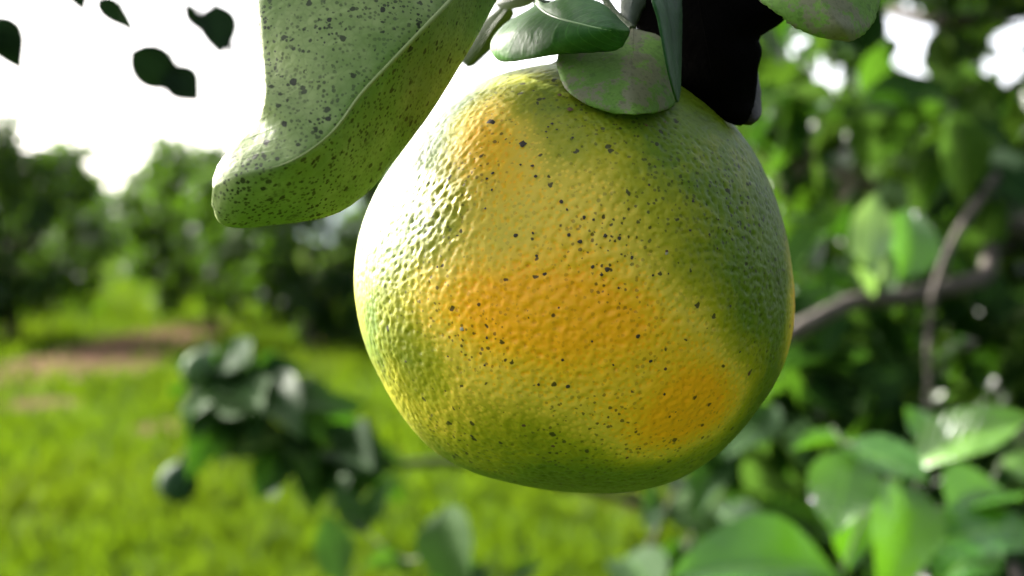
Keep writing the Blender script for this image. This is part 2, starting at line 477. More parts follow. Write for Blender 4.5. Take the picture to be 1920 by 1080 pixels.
# ------------------------------------------------------------------ grass
def grass_patch():
    n = 290000
    d = 2.6 + (rs.rand(n) ** 1.7) * 42
    x = (rs.rand(n) * 2 - 1) * (d * 0.80 + 1.2)
    z = ground_z(x, d) * np.clip(1.5 - np.hypot(x, d) / 60, 0, 1) - 0.025
    keep = np.ones(n, bool)
    for cx, cy, a, b in DIRT:
        r = np.hypot((x - cx) / a, (d - cy) / b) + (rs.rand(n) - 0.5) * 0.5
        keep &= (r > 0.95) | (rs.rand(n) < 0.05)
    clump = np.sin(x * 5.1 + 2 * np.sin(d * 3.3)) * np.sin(d * 4.3 + 1.7 * np.sin(x * 3.7)) * 0.5 + 0.5
    keep &= rs.rand(n) < 0.35 + 0.65 * clump
    x, d, z, clump = x[keep], d[keep], z[keep], clump[keep]
    n = len(x)
    h = (0.05 + 0.10 * rs.rand(n)) * (0.6 + 0.7 * clump) * (1 + d * 0.012)
    w = (0.004 + 0.006 * rs.rand(n)) * (1 + d * 0.10)
    a = rs.rand(n) * 2 * np.pi
    le = rs.rand(n) * 2 * np.pi
    lean = h * (0.25 + 0.75 * rs.rand(n))
    cx, sx = np.cos(a) * w, np.sin(a) * w
    lx, ly = np.cos(le) * lean, np.sin(le) * lean
    base = np.stack([x, d, z], -1)
    v = np.zeros((n, 5, 3))
    v[:, 0] = base + np.stack([cx, sx, 0 * x], -1)
    v[:, 1] = base - np.stack([cx, sx, 0 * x], -1)
    m = base + np.stack([lx * .35, ly * .35, h * .65], -1)
    v[:, 2] = m + np.stack([cx, sx, 0 * x], -1) * .75
    v[:, 3] = m - np.stack([cx, sx, 0 * x], -1) * .75
    v[:, 4] = base + np.stack([lx, ly, h], -1)
    k = np.arange(n)[:, None] * 5
    f = np.concatenate([k + [0, 1, 3], k + [0, 3, 2], k + [2, 3, 4]], 0)
    me = mesh_np('grass', v.reshape(-1, 3), f)
    big = 0.5 + 0.5 * np.sin(x * 1.3 + 1) * np.sin(d * 0.9 + 2 * np.sin(x))  # broad patches mottle the grass and paint in tree shade
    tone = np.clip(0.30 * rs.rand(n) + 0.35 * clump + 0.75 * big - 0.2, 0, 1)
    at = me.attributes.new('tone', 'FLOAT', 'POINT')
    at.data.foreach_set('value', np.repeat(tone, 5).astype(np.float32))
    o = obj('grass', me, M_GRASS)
    tag(o, 'bright green grass covering the orchard floor', 'grass', kind='stuff')
grass_patch()

# ------------------------------------------------------------------ leaf building blocks
LEAF_PROFILE = lambda t: (math.sin(math.pi * min(1, t) ** 0.82) ** 0.85) if 0 < t < 1 else 0.0

def leaf_sheet(nu, nv, fold, droop, twist, wave, seed):
    """one leaf of length 1 along +x, half width about .25, upper side +z"""
    r = random.Random(seed)
    ph = r.uniform(0, 6)
    V, F, UVS = [], [], []
    for i in range(nu + 1):
        t = i / nu
        w = 0.27 * LEAF_PROFILE(min(max(t, 0.004), 0.996))
        for j in range(nv + 1):
            s = j / nv * 2 - 1
            y = s * w
            z = fold * abs(y) - droop * t * t + wave * math.sin(t * 9 + ph + (1.3 if s > 0 else 0)) * s * s * 0.5
            ang = twist * t
            V.append((t - 0.15 * droop * t * t, y * math.cos(ang) - (z * 0.3) * math.sin(ang), z + y * math.sin(ang)))
            UVS.append((t, s))
    for i in range(nu):
        for j in range(nv):
            a = i * (nv + 1) + j
            F.append((a, a + nv + 1, a + nv + 2, a + 1))
    return np.array(V), np.array(F)

TEMPL = [leaf_sheet(10, 6, r[0], r[1], r[2], r[3], i) for i, r in enumerate(
    [(0.35, 0.20, 0.2, 0.05), (0.7, 0.35, -0.3, 0.04), (0.15, 0.10, 0.4, 0.09), (0.5, 0.55, 0.1, 0.05),
     (0.9, 0.15, -0.2, 0.03), (0.25, -0.15, -0.5, 0.08), (0.45, 0.30, 0.8, 0.06), (0.1, 0.45, 0.0, 0.10)])]
TM = {}
def templ_mesh(i, mat):
    key = (i, mat.name)
    if key not in TM:
        me = mesh_np('leaf', *TEMPL[i])
        uvl = me.uv_layers.new(name='UVMap')
        li = np.zeros(len(me.loops), np.int32)
        me.loops.foreach_get('vertex_index', li)
        uvl.data.foreach_set('uv', np.stack([(li // 7) / 10.0, (li % 7) / 3.0 - 1], -1).astype(np.float32).ravel())
        me.materials.append(mat)
        TM[key] = me
    return TM[key]

def leaf_matrix(base, tip, nrm, wide=1.0):
    base, tip, nrm = Vector(base), Vector(tip), Vector(nrm)
    x = tip - base
    L = x.length
    x.normalize()
    z = nrm - x * nrm.dot(x)
    if z.length < 1e-4:
        z = x.orthogonal()
    z.normalize()
    y = z.cross(x)
    m = Matrix(((x.x * L, y.x * L * wide, z.x * L, base.x), (x.y * L, y.y * L * wide, z.y * L, base.y),
                (x.z * L, y.z * L * wide, z.z * L, base.z), (0, 0, 0, 1)))
    return m

def put_leaf(parent, k, mat, base, tip, nrm, wide=1.0):
    o = bpy.data.objects.new('leaf', templ_mesh(k % len(TEMPL), mat))
    link(o)
    m = leaf_matrix(base, tip, nrm, wide)
    o.parent = parent
    o.matrix_parent_inverse = Matrix.Translation(parent_world(parent)).inverted()
    o.matrix_basis = m
    return o

def leaf_mass(name, placements, mat, parent, rng):
    """many leaves as one crown mesh; placements = (template, matrix, tone)"""
    Vs, Fs, tones = [], [], []
    off = 0
    for k, m, tone in placements:
        v, f = COARSE[k % len(COARSE)]
        M = np.array(m)
        Vs.append(v @ M[:3, :3].T + M[:3, 3])
        Fs.append(f + off)
        tones.append(np.full(len(v), tone, np.float32))
        off += len(v)
    me = mesh_np(name, np.concatenate(Vs), np.concatenate(Fs))
    at = me.attributes.new('tone', 'FLOAT', 'POINT')
    at.data.foreach_set('value', np.concatenate(tones))
    return obj(name, me, mat, parent)
COARSE = [leaf_sheet(3, 2, r[0], r[1], r[2], 0.0, i) for i, r in enumerate(
    [(0.35, 0.2, 0.2), (0.7, 0.35, -0.3), (0.15, 0.1, 0.5), (0.5, 0.5, 0.1)])]

# ------------------------------------------------------------------ orchard trees in the distance
def orchard_tree(loc, height, rad, n, seed, label, leaf=0.13, low=0.25, group='orange trees of the orchard rows', squash=1.0):
    r = random.Random(seed)
    rt = root('orange_tree', loc, label, 'tree', group)
    loc = Vector(loc)
    top = loc + Vector((r.uniform(-.1, .1), r.uniform(-.1, .1), height * 0.45))
    tube('trunk', [loc + Vector((0, 0, -0.1)), loc + Vector((0.03, 0, height * 0.18)), top],
         [0.10 * height / 3, 0.085 * height / 3, 0.06 * height / 3], M_BARK, rt, 9, 0.1, r)
    for k in range(5):
        a = k * 1.256 + r.uniform(-.3, .3)
        e = top + Vector((math.cos(a) * rad * .65, math.sin(a) * rad * .65, height * r.uniform(.15, .38)))
        m = (top + e) / 2 + Vector((0, 0, -0.08 * height))
        tube('limb', [loc + Vector((0, 0, height * r.uniform(.2, .4))), m, e], [0.045 * height / 3, 0.03 * height / 3, 0.012], M_BARK, rt, 6, 0.1, r)
    pl = []
    nclump = max(30, n // 55)
    cz = loc.z + height * (low + 1) / 2
    hz = height * (1 - low) / 2
    for c in range(nclump):
        a = r.uniform(0, 2 * math.pi)
        u = r.uniform(-1, 1)
        q = r.uniform(0.45, 1.0) ** 0.6
        s = math.sqrt(1 - u * u)
        lump = 1 + 0.22 * math.sin(3 * a + seed) * s + 0.15 * math.sin(5 * u + seed * 2)
        ctr = Vector((loc.x + math.cos(a) * s * rad * q * lump, loc.y + math.sin(a) * s * rad * q * lump * squash, cz + u * hz * q))
        cr = rad * r.uniform(0.13, 0.26)
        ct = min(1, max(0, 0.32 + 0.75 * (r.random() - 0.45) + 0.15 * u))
        for i in range(n // nclump):
            dv = Vector((r.gauss(0, 1), r.gauss(0, 1), r.gauss(0, 1))).normalized() * (r.random() ** 0.45)
            p = ctr + dv * cr
            dirv = (dv + Vector((r.gauss(0, .5), r.gauss(0, .5), r.gauss(-.25, .4)))).normalized()
            L = leaf * r.uniform(0.7, 1.3)
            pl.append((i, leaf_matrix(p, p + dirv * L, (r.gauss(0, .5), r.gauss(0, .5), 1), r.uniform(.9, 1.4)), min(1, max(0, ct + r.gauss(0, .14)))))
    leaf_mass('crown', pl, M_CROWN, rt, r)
    return rt

TREES = [
    (20, 19.0, 2.85, 1.30, 5200, 'dense dark orange tree rooted beside the wide bare earth patch', .15, .02),
    (395, 22.0, 2.80, 1.15, 4600, 'orange tree just past the earth patch, next to the sunny grass gap', .15, .02),
    (580, 17.0, 2.62, 1.20, 5000, 'full orange tree hidden partly by the spotted leaf tip', .14, .02),
    (-110, 27.0, 3.0, 1.5, 3600, 'orange tree standing behind the dense dark one', .16, .02),
    (170, 58.0, 3.7, 2.6, 3200, 'small distant orange tree closing the gap under the pale sky notch', .26, .10),
    (330, 52.0, 4.6, 2.3, 3200, 'distant orange tree seen above the sunny grass gap', .26, .10),
    (30, 50.0, 4.4, 2.4, 3000, 'distant orange tree seen past the dense dark tree', .26, .10),
    (-420, 21.0, 2.9, 1.4, 2600, 'next orange tree along the row past the dense dark one', .18, .03),
    (-820, 23.0, 3.0, 1.5, 2600, 'second orange tree along the row past the dense dark one', .18, .03),
    (-1300, 24.0, 2.9, 1.5, 2600, 'third orange tree along the row past the dense dark one', .18, .03),
    (840, 20.0, 2.9, 1.5, 4200, 'orange tree wholly behind the hanging fruit', .15, .02),
    (1130, 26.0, 3.0, 1.7, 3600, 'orange tree behind the stalk end of the fruit', .17, .12),
    (1420, 11.0, 2.15, 1.15, 5200, 'low bushy orange tree behind the shoulder of the fruit', .11, .08),
    (1720, 9.0, 2.10, 1.20, 5600, 'low shaded orange tree behind the grey limb', .10, .06),
    (2000, 11.0, 2.30, 1.4, 4600, 'low orange tree at the end of the grey limb', .11, .06),
]
orchard_tree((1.55, -0.95, 0), 3.2, 1.30, 6000, 303, 'unseen orange tree added to block sky light from one side of the fruit', .11, .10)  # added out of view so sky light comes mainly from the other side
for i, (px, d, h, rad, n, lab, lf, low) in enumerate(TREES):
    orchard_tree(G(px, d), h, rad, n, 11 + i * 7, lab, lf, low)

# ------------------------------------------------------------------ the fruit
FC = P(1072, 522, 0.295)
FR = 0.0435
OUT = [(1072, 112), (985, 122), (905, 150), (850, 180), (800, 222), (760, 265), (715, 325), (685, 385), (665, 450), (657, 520), (661, 570), (686, 661),
       (732, 752), (777, 817), (823, 858), (869, 883), (952, 908), (1052, 924), (1120, 926), (1190, 923), (1282, 899), (1355, 846),
       (1419, 771), (1465, 697), (1485, 610), (1488, 540), (1481, 455), (1466, 400), (1442, 340), (1412, 285), (1376, 235), (1320, 185), (1250, 145), (1160, 118)]
oa = np.array([math.atan2(522 - y, x - 1072) for x, y in OUT])
orr = np.array([math.hypot(522 - y, x - 1072) for x, y in OUT]) / 418.5
o_ = np.argsort(oa)
oa, orr = oa[o_], orr[o_]
oa3 = np.concatenate([oa - 2 * np.pi, oa, oa + 2 * np.pi])
or3 = np.tile(orr, 3)
fine_a = np.linspace(-np.pi, np.pi, 721)
fr_ = np.interp(fine_a, oa3, or3)
ker = np.hanning(31); ker /= ker.sum()
fr_ = np.convolve(np.concatenate([fr_[-61:-1], fr_, fr_[1:61]]), ker, 'same')[60:-60]

def build_fruit():
    n = 236
    t = np.tan(np.linspace(-np.pi / 4, np.pi / 4, n + 1))
    A, B = np.meshgrid(t, t)
    one = np.ones_like(A)
    faces = [(A, -one, B), (-A, one, B), (one, A, B), (-one, -A, B), (A, B, one), (A, -B, -one)]
    Vd, Fq = [], []
    for k, (x, y, z) in enumerate(faces):
        d = np.stack([x, y, z], -1).reshape(-1, 3)
        Vd.append(d / np.linalg.norm(d, axis=1)[:, None])
        idx = np.arange((n + 1) ** 2).reshape(n + 1, n + 1) + k * (n + 1) ** 2
        Fq.append(np.stack([idx[:-1, :-1], idx[:-1, 1:], idx[1:, 1:], idx[1:, :-1]], -1).reshape(-1, 4))
    D = np.concatenate(Vd)
    F = np.concatenate(Fq)
    # weld the seams
    key = np.round(D * 1e5).astype(np.int64)
    _, first, inv = np.unique(key, axis=0, return_index=True, return_inverse=True)
    inv = inv.ravel()
    D = D[first]
    F = inv[F]
    th = np.arctan2(D[:, 2], D[:, 0])
    s2 = 1 - D[:, 1] ** 2
    rad = 1 + (np.interp(th, fine_a, fr_) - 1) * s2 ** 1.2
    # stalk dimple on top
    top = np.exp(-((D[:, 0] - 0.02) ** 2 + D[:, 1] ** 2) / 0.012) * (D[:, 2] > 0)
    rad = rad - 0.045 * top
    # pores
    npore = 15000
    i = np.arange(npore) + 0.5
    ph = np.arccos(1 - 2 * i / npore)
    ga = np.pi * (1 + 5 ** 0.5) * i
    r2 = np.random.RandomState(3)
    pp = np.stack([np.cos(ga) * np.sin(ph), np.sin(ga) * np.sin(ph), np.cos(ph)], -1) + r2.normal(0, 0.0085, (npore, 3))
    pp /= np.linalg.norm(pp, axis=1)[:, None]
    depth = 0.35 + 0.9 * r2.rand(npore)
    size = 0.0075 + 0.0050 * r2.rand(npore)
    kd = kdtree.KDTree(npore)
    for k in range(npore):
        kd.insert(pp[k], k)
    kd.balance()
    dent = np.zeros(len(D))
    near = np.zeros(len(D))
    fn = kd.find_n
    for k, v in enumerate(D):
        if v[1] > 0.35:
            continue
        s = 0.0
        b = 0.0
        for _, ix, dist in fn(v, 3):
            e = math.exp(-(dist / size[ix]) ** 2)
            s += e * depth[ix]
            if e > b:
                b = e
        dent[k] = s
        near[k] = b
    # broad lumps and wrinkles
    def lum(f, sd):
        q = np.random.RandomState(sd)
        out = np.zeros(len(D))
        for _ in range(16):
            w = q.normal(0, 1, 3)
            w = w / np.linalg.norm(w) * f * q.uniform(0.6, 1.4)
            out += np.sin(D @ w + q.uniform(0, 6.28))
        return out / 4.0
    # relief is rougher on the sunny flank, smooth near the stalk
    amp = np.clip(1.05 - 0.75 * np.clip(D[:, 2] - 0.35, 0, 1) - 0.45 * np.clip(-D[:, 0] - 0.25, 0, 1), 0.25, 1.5)
    amp = amp * (0.80 + 1.9 * np.clip(-D[:, 1] - 0.15, 0, 1))
    disp = -dent * 0.000105 * amp + lum(120, 1) * 0.000028 * amp + lum(28, 2) * 0.00006 + lum(9, 4) * 0.00022
    Vv = D * (rad * FR)[:, None] + D * disp[:, None]
    # ripeness in broad patches on the skin, with some shade painted in
    px = 960 + (Vv[:, 0] + FC.x) / (FC.y + Vv[:, 1]) * FPX
    py = 522 - D[:, 2] * rad * 413
    px = 1072 + D[:, 0] * rad * 416
    ripe = np.full(len(D), 0.25)
    BL = [(1000, 565, 190, 62, 6, .52), (1250, 745, 105, 62, -24, .62), (1020, 450, 170, 110, 12, .27), (905, 262, 60, 75, -30, .34), (960, 340, 150, 110, 20, .16),
          (1110, 650, 210, 85, 18, .30), (860, 700, 160, 110, 0, .11), (735, 480, 100, 170, 0, -.13), (1486, 610, 26, 110, 0, .62), (655, 570, 24, 120, 0, .18), (1130, 540, 110, 60, 20, .14),
          (1360, 470, 110, 190, 0, -.06), (1120, 905, 260, 55, 0, -.12), (1420, 760, 75, 120, 0, -.16), (1170, 250, 170, 60, 0, -.06), (830, 780, 130, 90, 0, .10),
          (1280, 690, 60, 60, 0, .18), (818, 255, 52, 85, 25, -.26), (860, 200, 60, 40, -30, -.12), (980, 700, 150, 60, 10, .10)]  # upper-flank negatives darken the skin to paint its shadow side
    for cx, cy, sx, sy, rot, a in BL:
        ca, sa = math.cos(math.radians(rot)), math.sin(math.radians(rot))
        dx, dy = px - cx, py - cy
        u = (dx * ca + dy * sa) / sx
        w = (-dx * sa + dy * ca) / sy
        ripe += a * np.exp(-(u * u + w * w) ** 1.15 / 1.6) * (D[:, 1] < 0.12)
    ripe = np.clip(ripe + 0.03 * lum(16, 8), 0, 1)
    me = mesh_np('fruit_skin', Vv, F)
    for nm, arr in (('ripe', ripe), ('pore', near)):
        me.attributes.new(nm, 'FLOAT', 'POINT').data.foreach_set('value', arr.astype(np.float32))
    return me, kd, D, rad

fruit = root('orange_fruit', FC, 'large half-ripe orange, green turning yellow and orange, peppered with black specks', 'orange')
fme, _, FD, FRAD = build_fruit()
skin = bpy.data.objects.new('peel', fme)
fme.materials.append(M_PEEL)
link(skin)
skin.parent = fruit

def on_fruit(px, py):
    """point and normal of the fruit's near surface seen at a pixel"""
    ray = (P(px, py, 1.0) - CAM).normalized()
    oc = CAM - FC
    th = math.atan2(522 - py, px - 1072)
    Rr = FR
    for _ in range(4):
        b = oc.dot(ray)
        c = oc.dot(oc) - Rr * Rr
        disc = b * b - c
        if disc < 0:
            return None
        p = CAM + ray * (-b - math.sqrt(disc))
        d = (p - FC).normalized()
        s2 = 1 - d.y * d.y
        Rr = FR * (1 + (np.interp(math.atan2(d.z, d.x), fine_a, fr_) - 1) * s2 ** 1.2)
    return p, d

# blemishes: (px, py, size in px, kind)  kind 0 black, 1 brown, 2 pale husk
BLEM = [(921, 229, 20, 0), (980, 270, 16, 0), (967, 441, 9, 0), (999, 437, 6, 0), (1067, 441, 8, 0), (1087, 453, 9, 0), (1135, 442, 9, 0), (1162, 447, 8, 0),
        (1185, 483, 8, 0), (1250, 472, 7, 1), (1139, 505, 10, 0), (1128, 515, 7, 0), (1111, 500, 8, 0), (1022, 514, 9, 0), (1006, 480, 7, 0), (1095, 408, 8, 0), (1113, 412, 6, 0),
        (1052, 378, 8, 0), (1063, 393, 6, 0), (1004, 331, 8, 0), (998, 311, 7, 0), (976, 309, 6, 0), (924, 325, 7, 0), (913, 335, 6, 0), (922, 356, 6, 0), (910, 391, 5, 0),
        (1299, 377, 8, 0), (1217, 347, 5, 0), (1222, 328, 4, 0), (1347, 412, 5, 0), (1294, 432, 6, 0), (1384, 424, 4, 0), (1196, 630, 9, 0), (1220, 677, 8, 0), (1369, 574, 6, 0), (1303, 572, 4, 0),
        (1281, 741, 14, 1), (1246, 739, 8, 0), (1252, 748, 8, 0), (1248, 692, 8, 1), (1267, 772, 5, 0), (1055, 675, 6, 0), (1065, 725, 9, 0), (1010, 721, 6, 0), (909, 685, 6, 0), (913, 633, 6, 0),
        (840, 668, 5, 0), (761, 678, 6, 0), (982, 797, 11, 1), (884, 817, 8, 0), (1037, 836, 8, 1), (1200, 841, 6, 0), (1176, 858, 8, 1), (1275, 891, 9, 0), (1405, 700, 12, 1), (1387, 660, 5, 0),
        (1069, 205, 14, 1), (1050, 178, 10, 1), (1020, 185, 7, 0), (1001, 170, 6, 0), (1035, 232, 6, 0), (1024, 247, 5, 0), (1028, 238, 5, 0), (1044, 243, 5, 0), (1026, 258, 4, 0), (1074, 258, 5, 0),
        (1212, 235, 8, 1), (1247, 229, 5, 1), (866, 617, 9, 2), (1048, 577, 5, 1), (1146, 443, 4, 0), (1110, 640, 5, 0), (1150, 684, 5, 0), (990, 584, 6, 0), (950, 545, 5, 0), (1000, 545, 5, 0),
        (909, 524, 6, 1), (1250, 475, 8, 2), (1253, 513, 4, 0), (1224, 516, 6, 0), (1160, 540, 5, 0), (1140, 470, 4, 0), (1330, 440, 5, 0), (1345, 466, 5, 0), (820, 500, 5, 0), (870, 520, 5, 0)]
br = random.Random(9)
def blemish_mesh(seed):
    r = random.Random(seed)
    v, f = [(0, 0, 0.16)], []
    n = 9
    for ring, (q, z) in enumerate(((0.55, 0.12), (1.0, -0.03))):
        for k in range(n):
            a = 2 * math.pi * k / n
            rr = q * r.uniform(0.72, 1.2)
            v.append((math.cos(a) * rr, math.sin(a) * rr, z))
    for k in range(n):
        k2 = (k + 1) % n
        f.append((0, 1 + k, 1 + k2))
        f.append((1 + k, 1 + n + k, 1 + n + k2))
        f.append((1 + k, 1 + n + k2, 1 + k2))
    me = mesh_np('blemish', v, f)
    return me
BM = {}
for i, (x, y, s, kind) in enumerate(BLEM):
    q = on_fruit(x, y)
    if q is None:
        continue
    p, d = q
    key = (i % 5, kind)
    if key not in BM:
        BM[key] = blemish_mesh(i % 5)
        BM[key].materials.append((M_BLEMISH, M_BROWN_BLEMISH, M_SCALE)[kind])
    o = bpy.data.objects.new('blemish', BM[key])
    link(o)
    o.parent = fruit
    mm = s * 0.5 * 0.255 / FPX
    rot = d.to_track_quat('Z', 'Y').to_matrix().to_4x4() @ Matrix.Rotation(br.uniform(0, 6), 4, 'Z')
    o.matrix_basis = Matrix.Translation(p - FC + d * 0.00006) @ rot @ Matrix.Diagonal((mm, mm * br.uniform(.7, 1), mm, 1))

# calyx and stalk
stalk_foot = FC + Vector((0.001, 0, FR * 0.935))
cv, cf = [], []
nseg = 20
for j, (q, z) in enumerate(((0.0006, 0.0030), (0.0035, 0.0026), (0.0062, 0.0012), (0.0075, -0.0004))):
    for k in range(nseg):
        a = 2 * math.pi * k / nseg
        lob = 1 + (0.22 * math.cos(5 * a) if j == 3 else 0.1 * math.cos(5 * a))
        cv.append(tuple(stalk_foot + Vector((math.cos(a) * q * lob, math.sin(a) * q * lob, z))))
for j in range(3):
    for k in range(nseg):
        k2 = (k + 1) % nseg
        cf.append((j * nseg + k, (j + 1) * nseg + k, (j + 1) * nseg + k2, j * nseg + k2))
obj('calyx', mesh_np('calyx', cv, cf), M_TWIG, fruit)
TW = [stalk_foot + Vector((0, 0, 0.001)), P(1085, 40, 0.299), P(1105, -40, 0.303), P(1110, -130, 0.307)]
tube('stalk', catmull([tuple(p) for p in TW], 12), np.linspace(0.0019, 0.0016, 12), M_TWIG, fruit, 10, 0.04, br)

# ------------------------------------------------------------------ the twig it hangs from, with the near leaves
branch = root('hanging_twig', P(1110, -130, 0.307), 'green orange twig with large spotted leaves that crowds the stalk of the fruit', 'twig')
TWP = [P(1110, -125, 0.307), P(1080, -190, 0.305), P(1120, -330, 0.32), P(1230, -560, 0.37), P(1480, -900, 0.52), P(1850, -1150, 0.9)]
tube('stem', catmull([tuple(p) for p in TWP], 30), np.linspace(0.0019, 0.0060, 30), M_TWIG, branch, 10, 0.06, br)

def near_leaf(stations, mat_cam, mat_back, rib_mat, nu=56, nv=22, bulge=0.07, thick=0.00038, rib=0.00055, edge=0.5, seed=1, label=None, petiole=None, parent=None, wave=0.0):
    """leaf through (L, M, R) stations, each (px, py, depth): solid sheet with two sides, rim and midrib"""
    parent = parent or branch
    r = random.Random(seed)
    cols = []
    for c in range(3):
        cols.append(catmull([tuple(P(*st[c])) for st in stations], nu + 1))
    L, M, R = cols
    grid = np.zeros((nu + 1, nv + 1, 3))
    fw = np.array(FW)
    h = nv // 2
    for i in range(nu + 1):
        for j in range(nv + 1):
            s = j / nv * 2 - 1
            e = L[i] if s < 0 else R[i]
            a = abs(s)
            half = np.linalg.norm(e - M[i])
            p = M[i] * (1 - a) + e * a
            p = p - fw * (bulge * half * math.sin(math.pi * a))
            if wave:
                p = p + fw * (wave * half * math.sin(i / nu * 17 + seed + (2 if s > 0 else 0)) * a * a)
            grid[i, j] = p
    # uneven rim
    for j in (0, nv):
        for i in range(1, nu):
            dirv = grid[i, j] - grid[i, h]
            nn = np.linalg.norm(dirv) + 1e-9
            grid[i, j] += dirv / nn * r.gauss(0, 0.00011) * edge
    du = np.gradient(grid, axis=0)
    dv = np.gradient(grid, axis=1)
    nrm = np.cross(du, dv)
    ln = np.linalg.norm(nrm, axis=2, keepdims=True)
    nrm = nrm / np.maximum(ln, 1e-12)
    view = np.array(CAM) - grid
    if (nrm * view).sum() < 0:
        nrm = -nrm
        flip = True
    else:
        flip = False
    taper = np.ones((nu + 1, nv + 1, 1))
    taper[:, 0] = taper[:, -1] = 0.35
    front = grid + nrm * thick / 2 * taper
    back = grid - nrm * thick / 2 * taper
    V = np.concatenate([front.reshape(-1, 3), back.reshape(-1, 3)])
    nn = (nu + 1) * (nv + 1)
    I = np.arange(nn).reshape(nu + 1, nv + 1)
    A = np.stack([I[:-1, :-1], I[1:, :-1], I[1:, 1:], I[:-1, 1:]], -1).reshape(-1, 4)
    if flip:
        A = A[:, ::-1]
    Bk = A[:, ::-1] + nn
    per = list(I[:-1, 0]) + list(I[-1, :-1]) + list(I[:0:-1, -1]) + list(I[0, :0:-1])
    rim = []
    for a, b in zip(per, per[1:] + per[:1]):
        rim.append((a, b, b + nn, a + nn) if flip else (b, a, a + nn, b + nn))
    rim = np.array(rim)
    Fq = np.concatenate([A, Bk, rim])
    base = Vector(M[0])
    me = mesh_np('leaf', V - np.array(base), Fq)
    mi = np.concatenate([np.zeros(len(A)), np.ones(len(Bk)), np.zeros(len(rim))]).astype(np.int32)
    me.materials.append(mat_cam)
    me.materials.append(mat_back)
    me.polygons.foreach_set('material_index', mi[:len(me.polygons)])
    uvl = me.uv_layers.new(name='UVMap')
    uu = np.repeat(np.linspace(0, 1, nu + 1), nv + 1)
    vv = np.tile(np.linspace(-1, 1, nv + 1), nu + 1)
    UV = np.stack([np.tile(uu, 2), np.tile(vv, 2)], -1)
    li = np.zeros(len(me.loops), np.int32)
    me.loops.foreach_get('vertex_index', li)
    uvl.data.foreach_set('uv', UV[li].astype(np.float32).ravel())
    o = bpy.data.objects.new('leaf', me)
    link(o)
    o.location = base - parent.location
    o.parent = parent
    if label:
        o['label'] = label
    # midrib on the side that is seen
    rp = [Vector(front[i, h]) - Vector(nrm[i, h]) * rib * 0.45 - base for i in range(0, nu, 2)]
    V2, F2 = tube_arrays(rp, np.linspace(rib, rib * 0.25, len(rp)), 8)
    rm = bpy.data.meshes.new('midrib')
    rm.from_pydata([tuple(v) for v in V2], [], [tuple(dict.fromkeys(f)) for f in F2])
    rm.polygons.foreach_set('use_smooth', [True] * len(rm.polygons))
    rm.materials.append(rib_mat)
    ro = bpy.data.objects.new('midrib', rm)
    link(ro)
    ro.parent = o
    if petiole is not None:
        pts = [base + Vector((0, 0, 0)), (base + Vector(petiole)) / 2 + Vector((0, 0, -0.002)), Vector(petiole)]
        V3, F3 = tube_arrays([p - base for p in catmull([tuple(q) for q in pts], 8) for p in [Vector(p)]], [0.0008] * 8, 8)
        pm = bpy.data.meshes.new('petiole')
        pm.from_pydata([tuple(v) for v in V3], [], [tuple(dict.fromkeys(f)) for f in F3])
        pm.materials.append(M_TWIG)
        po = bpy.data.objects.new('petiole', pm)
        link(po)
        po.parent = o
    return o

def S(*rows):
    return rows

# big spotted leaf, seen from below (listed base to tip)
big = S(((1020, -200, .300), (1025, -195, .299), (1030, -190, .299)),
        ((850, -240, .283), (985, -150, .282), (1012, -140, .290)),
        ((720, -240, .268), (925, -88, .268), (980, -72, .283)),
        ((600, -200, .259), (858, -14, .258), (930, 2, .278)),
        ((520, -120, .254), (800, 47, .251), (880, 92, .273)),
        ((486, -40, .251), (734, 116, .247), (810, 208, .269)),
        ((485, 40, .250), (676, 178, .244), (745, 292, .265)),
        ((490, 110, .250), (642, 226, .243), (690, 358, .262)),
        ((494, 178, .244), (608, 262, .242), (620, 404, .258)),
        ((478, 228, .247), (556, 298, .240), (520, 421, .254)),
        ((440, 272, .246), (502, 318, .240), (446, 427, .250)),
        ((410, 308, .245), (446, 330, .241), (411, 416, .247)),
        ((401, 332, .245), (400, 352, .244), (398, 385, .246)))
near_leaf(big, M_UNDER, M_TOP, M_RIB, 80, 30, 0.05, seed=2, wave=0.03, petiole=P(1080, -190, 0.305), label='largest leaf, pale green underside peppered with black spots')

curl = S(((1004, -6, .286), (1006, 6, .286), (1000, 16, .287)),
         ((1020, 6, .280), (1018, 20, .277), (948, 44, .288)),
         ((1042, 0, .275), (1040, 32, .270), (920, 84, .285)),
         ((1072, -6, .272), (1065, 40, .265), (936, 113, .280)),
         ((1100, -5, .270), (1090, 46, .262), (985, 112, .273)),
         ((1126, 5, .269), (1115, 52, .260), (1050, 102, .267)),
         ((1150, 25, .268), (1140, 56, .259), (1112, 98, .263)),
         ((1168, 42, .267), (1160, 59, .260), (1160, 92, .261)),
         ((1178, 54, .265), (1180, 59, .262), (1176, 70, .262)))
near_leaf(curl, M_TOP, M_UNDER, M_RIB_DARK, 44, 20, 0.10, rib=0.00035, seed=5, wave=0.05, petiole=P(1098, -30, .302), label='glossy green leaf folded over the stalk')

grey = S(((1172, 60, .279), (1186, 55, .279), (1200, 58, .279)),
         ((1120, 72, .277), (1187, 76, .275), (1238, 69, .277)),
         ((1062, 90, .274), (1186, 100, .271), (1246, 98, .274)),
         ((1044, 110, .272), (1184, 125, .268), (1252, 127, .272)),
         ((1047, 135, .270), (1182, 150, .265), (1259, 158, .271)),
         ((1062, 168, .266), (1183, 178, .262), (1267, 186, .270)),
         ((1100, 196, .263), (1187, 202, .260), (1258, 202, .268)),
         ((1150, 213, .261), (1190, 215, .259), (1227, 212, .264)))
near_leaf(grey, M_UNDER_GREY, M_TOP, M_UNDER_GREY, 40, 24, 0.06, rib=0.00025, seed=7, petiole=P(1106, -60, .303), label='blunt grey-mottled leaf resting on the top of the fruit')

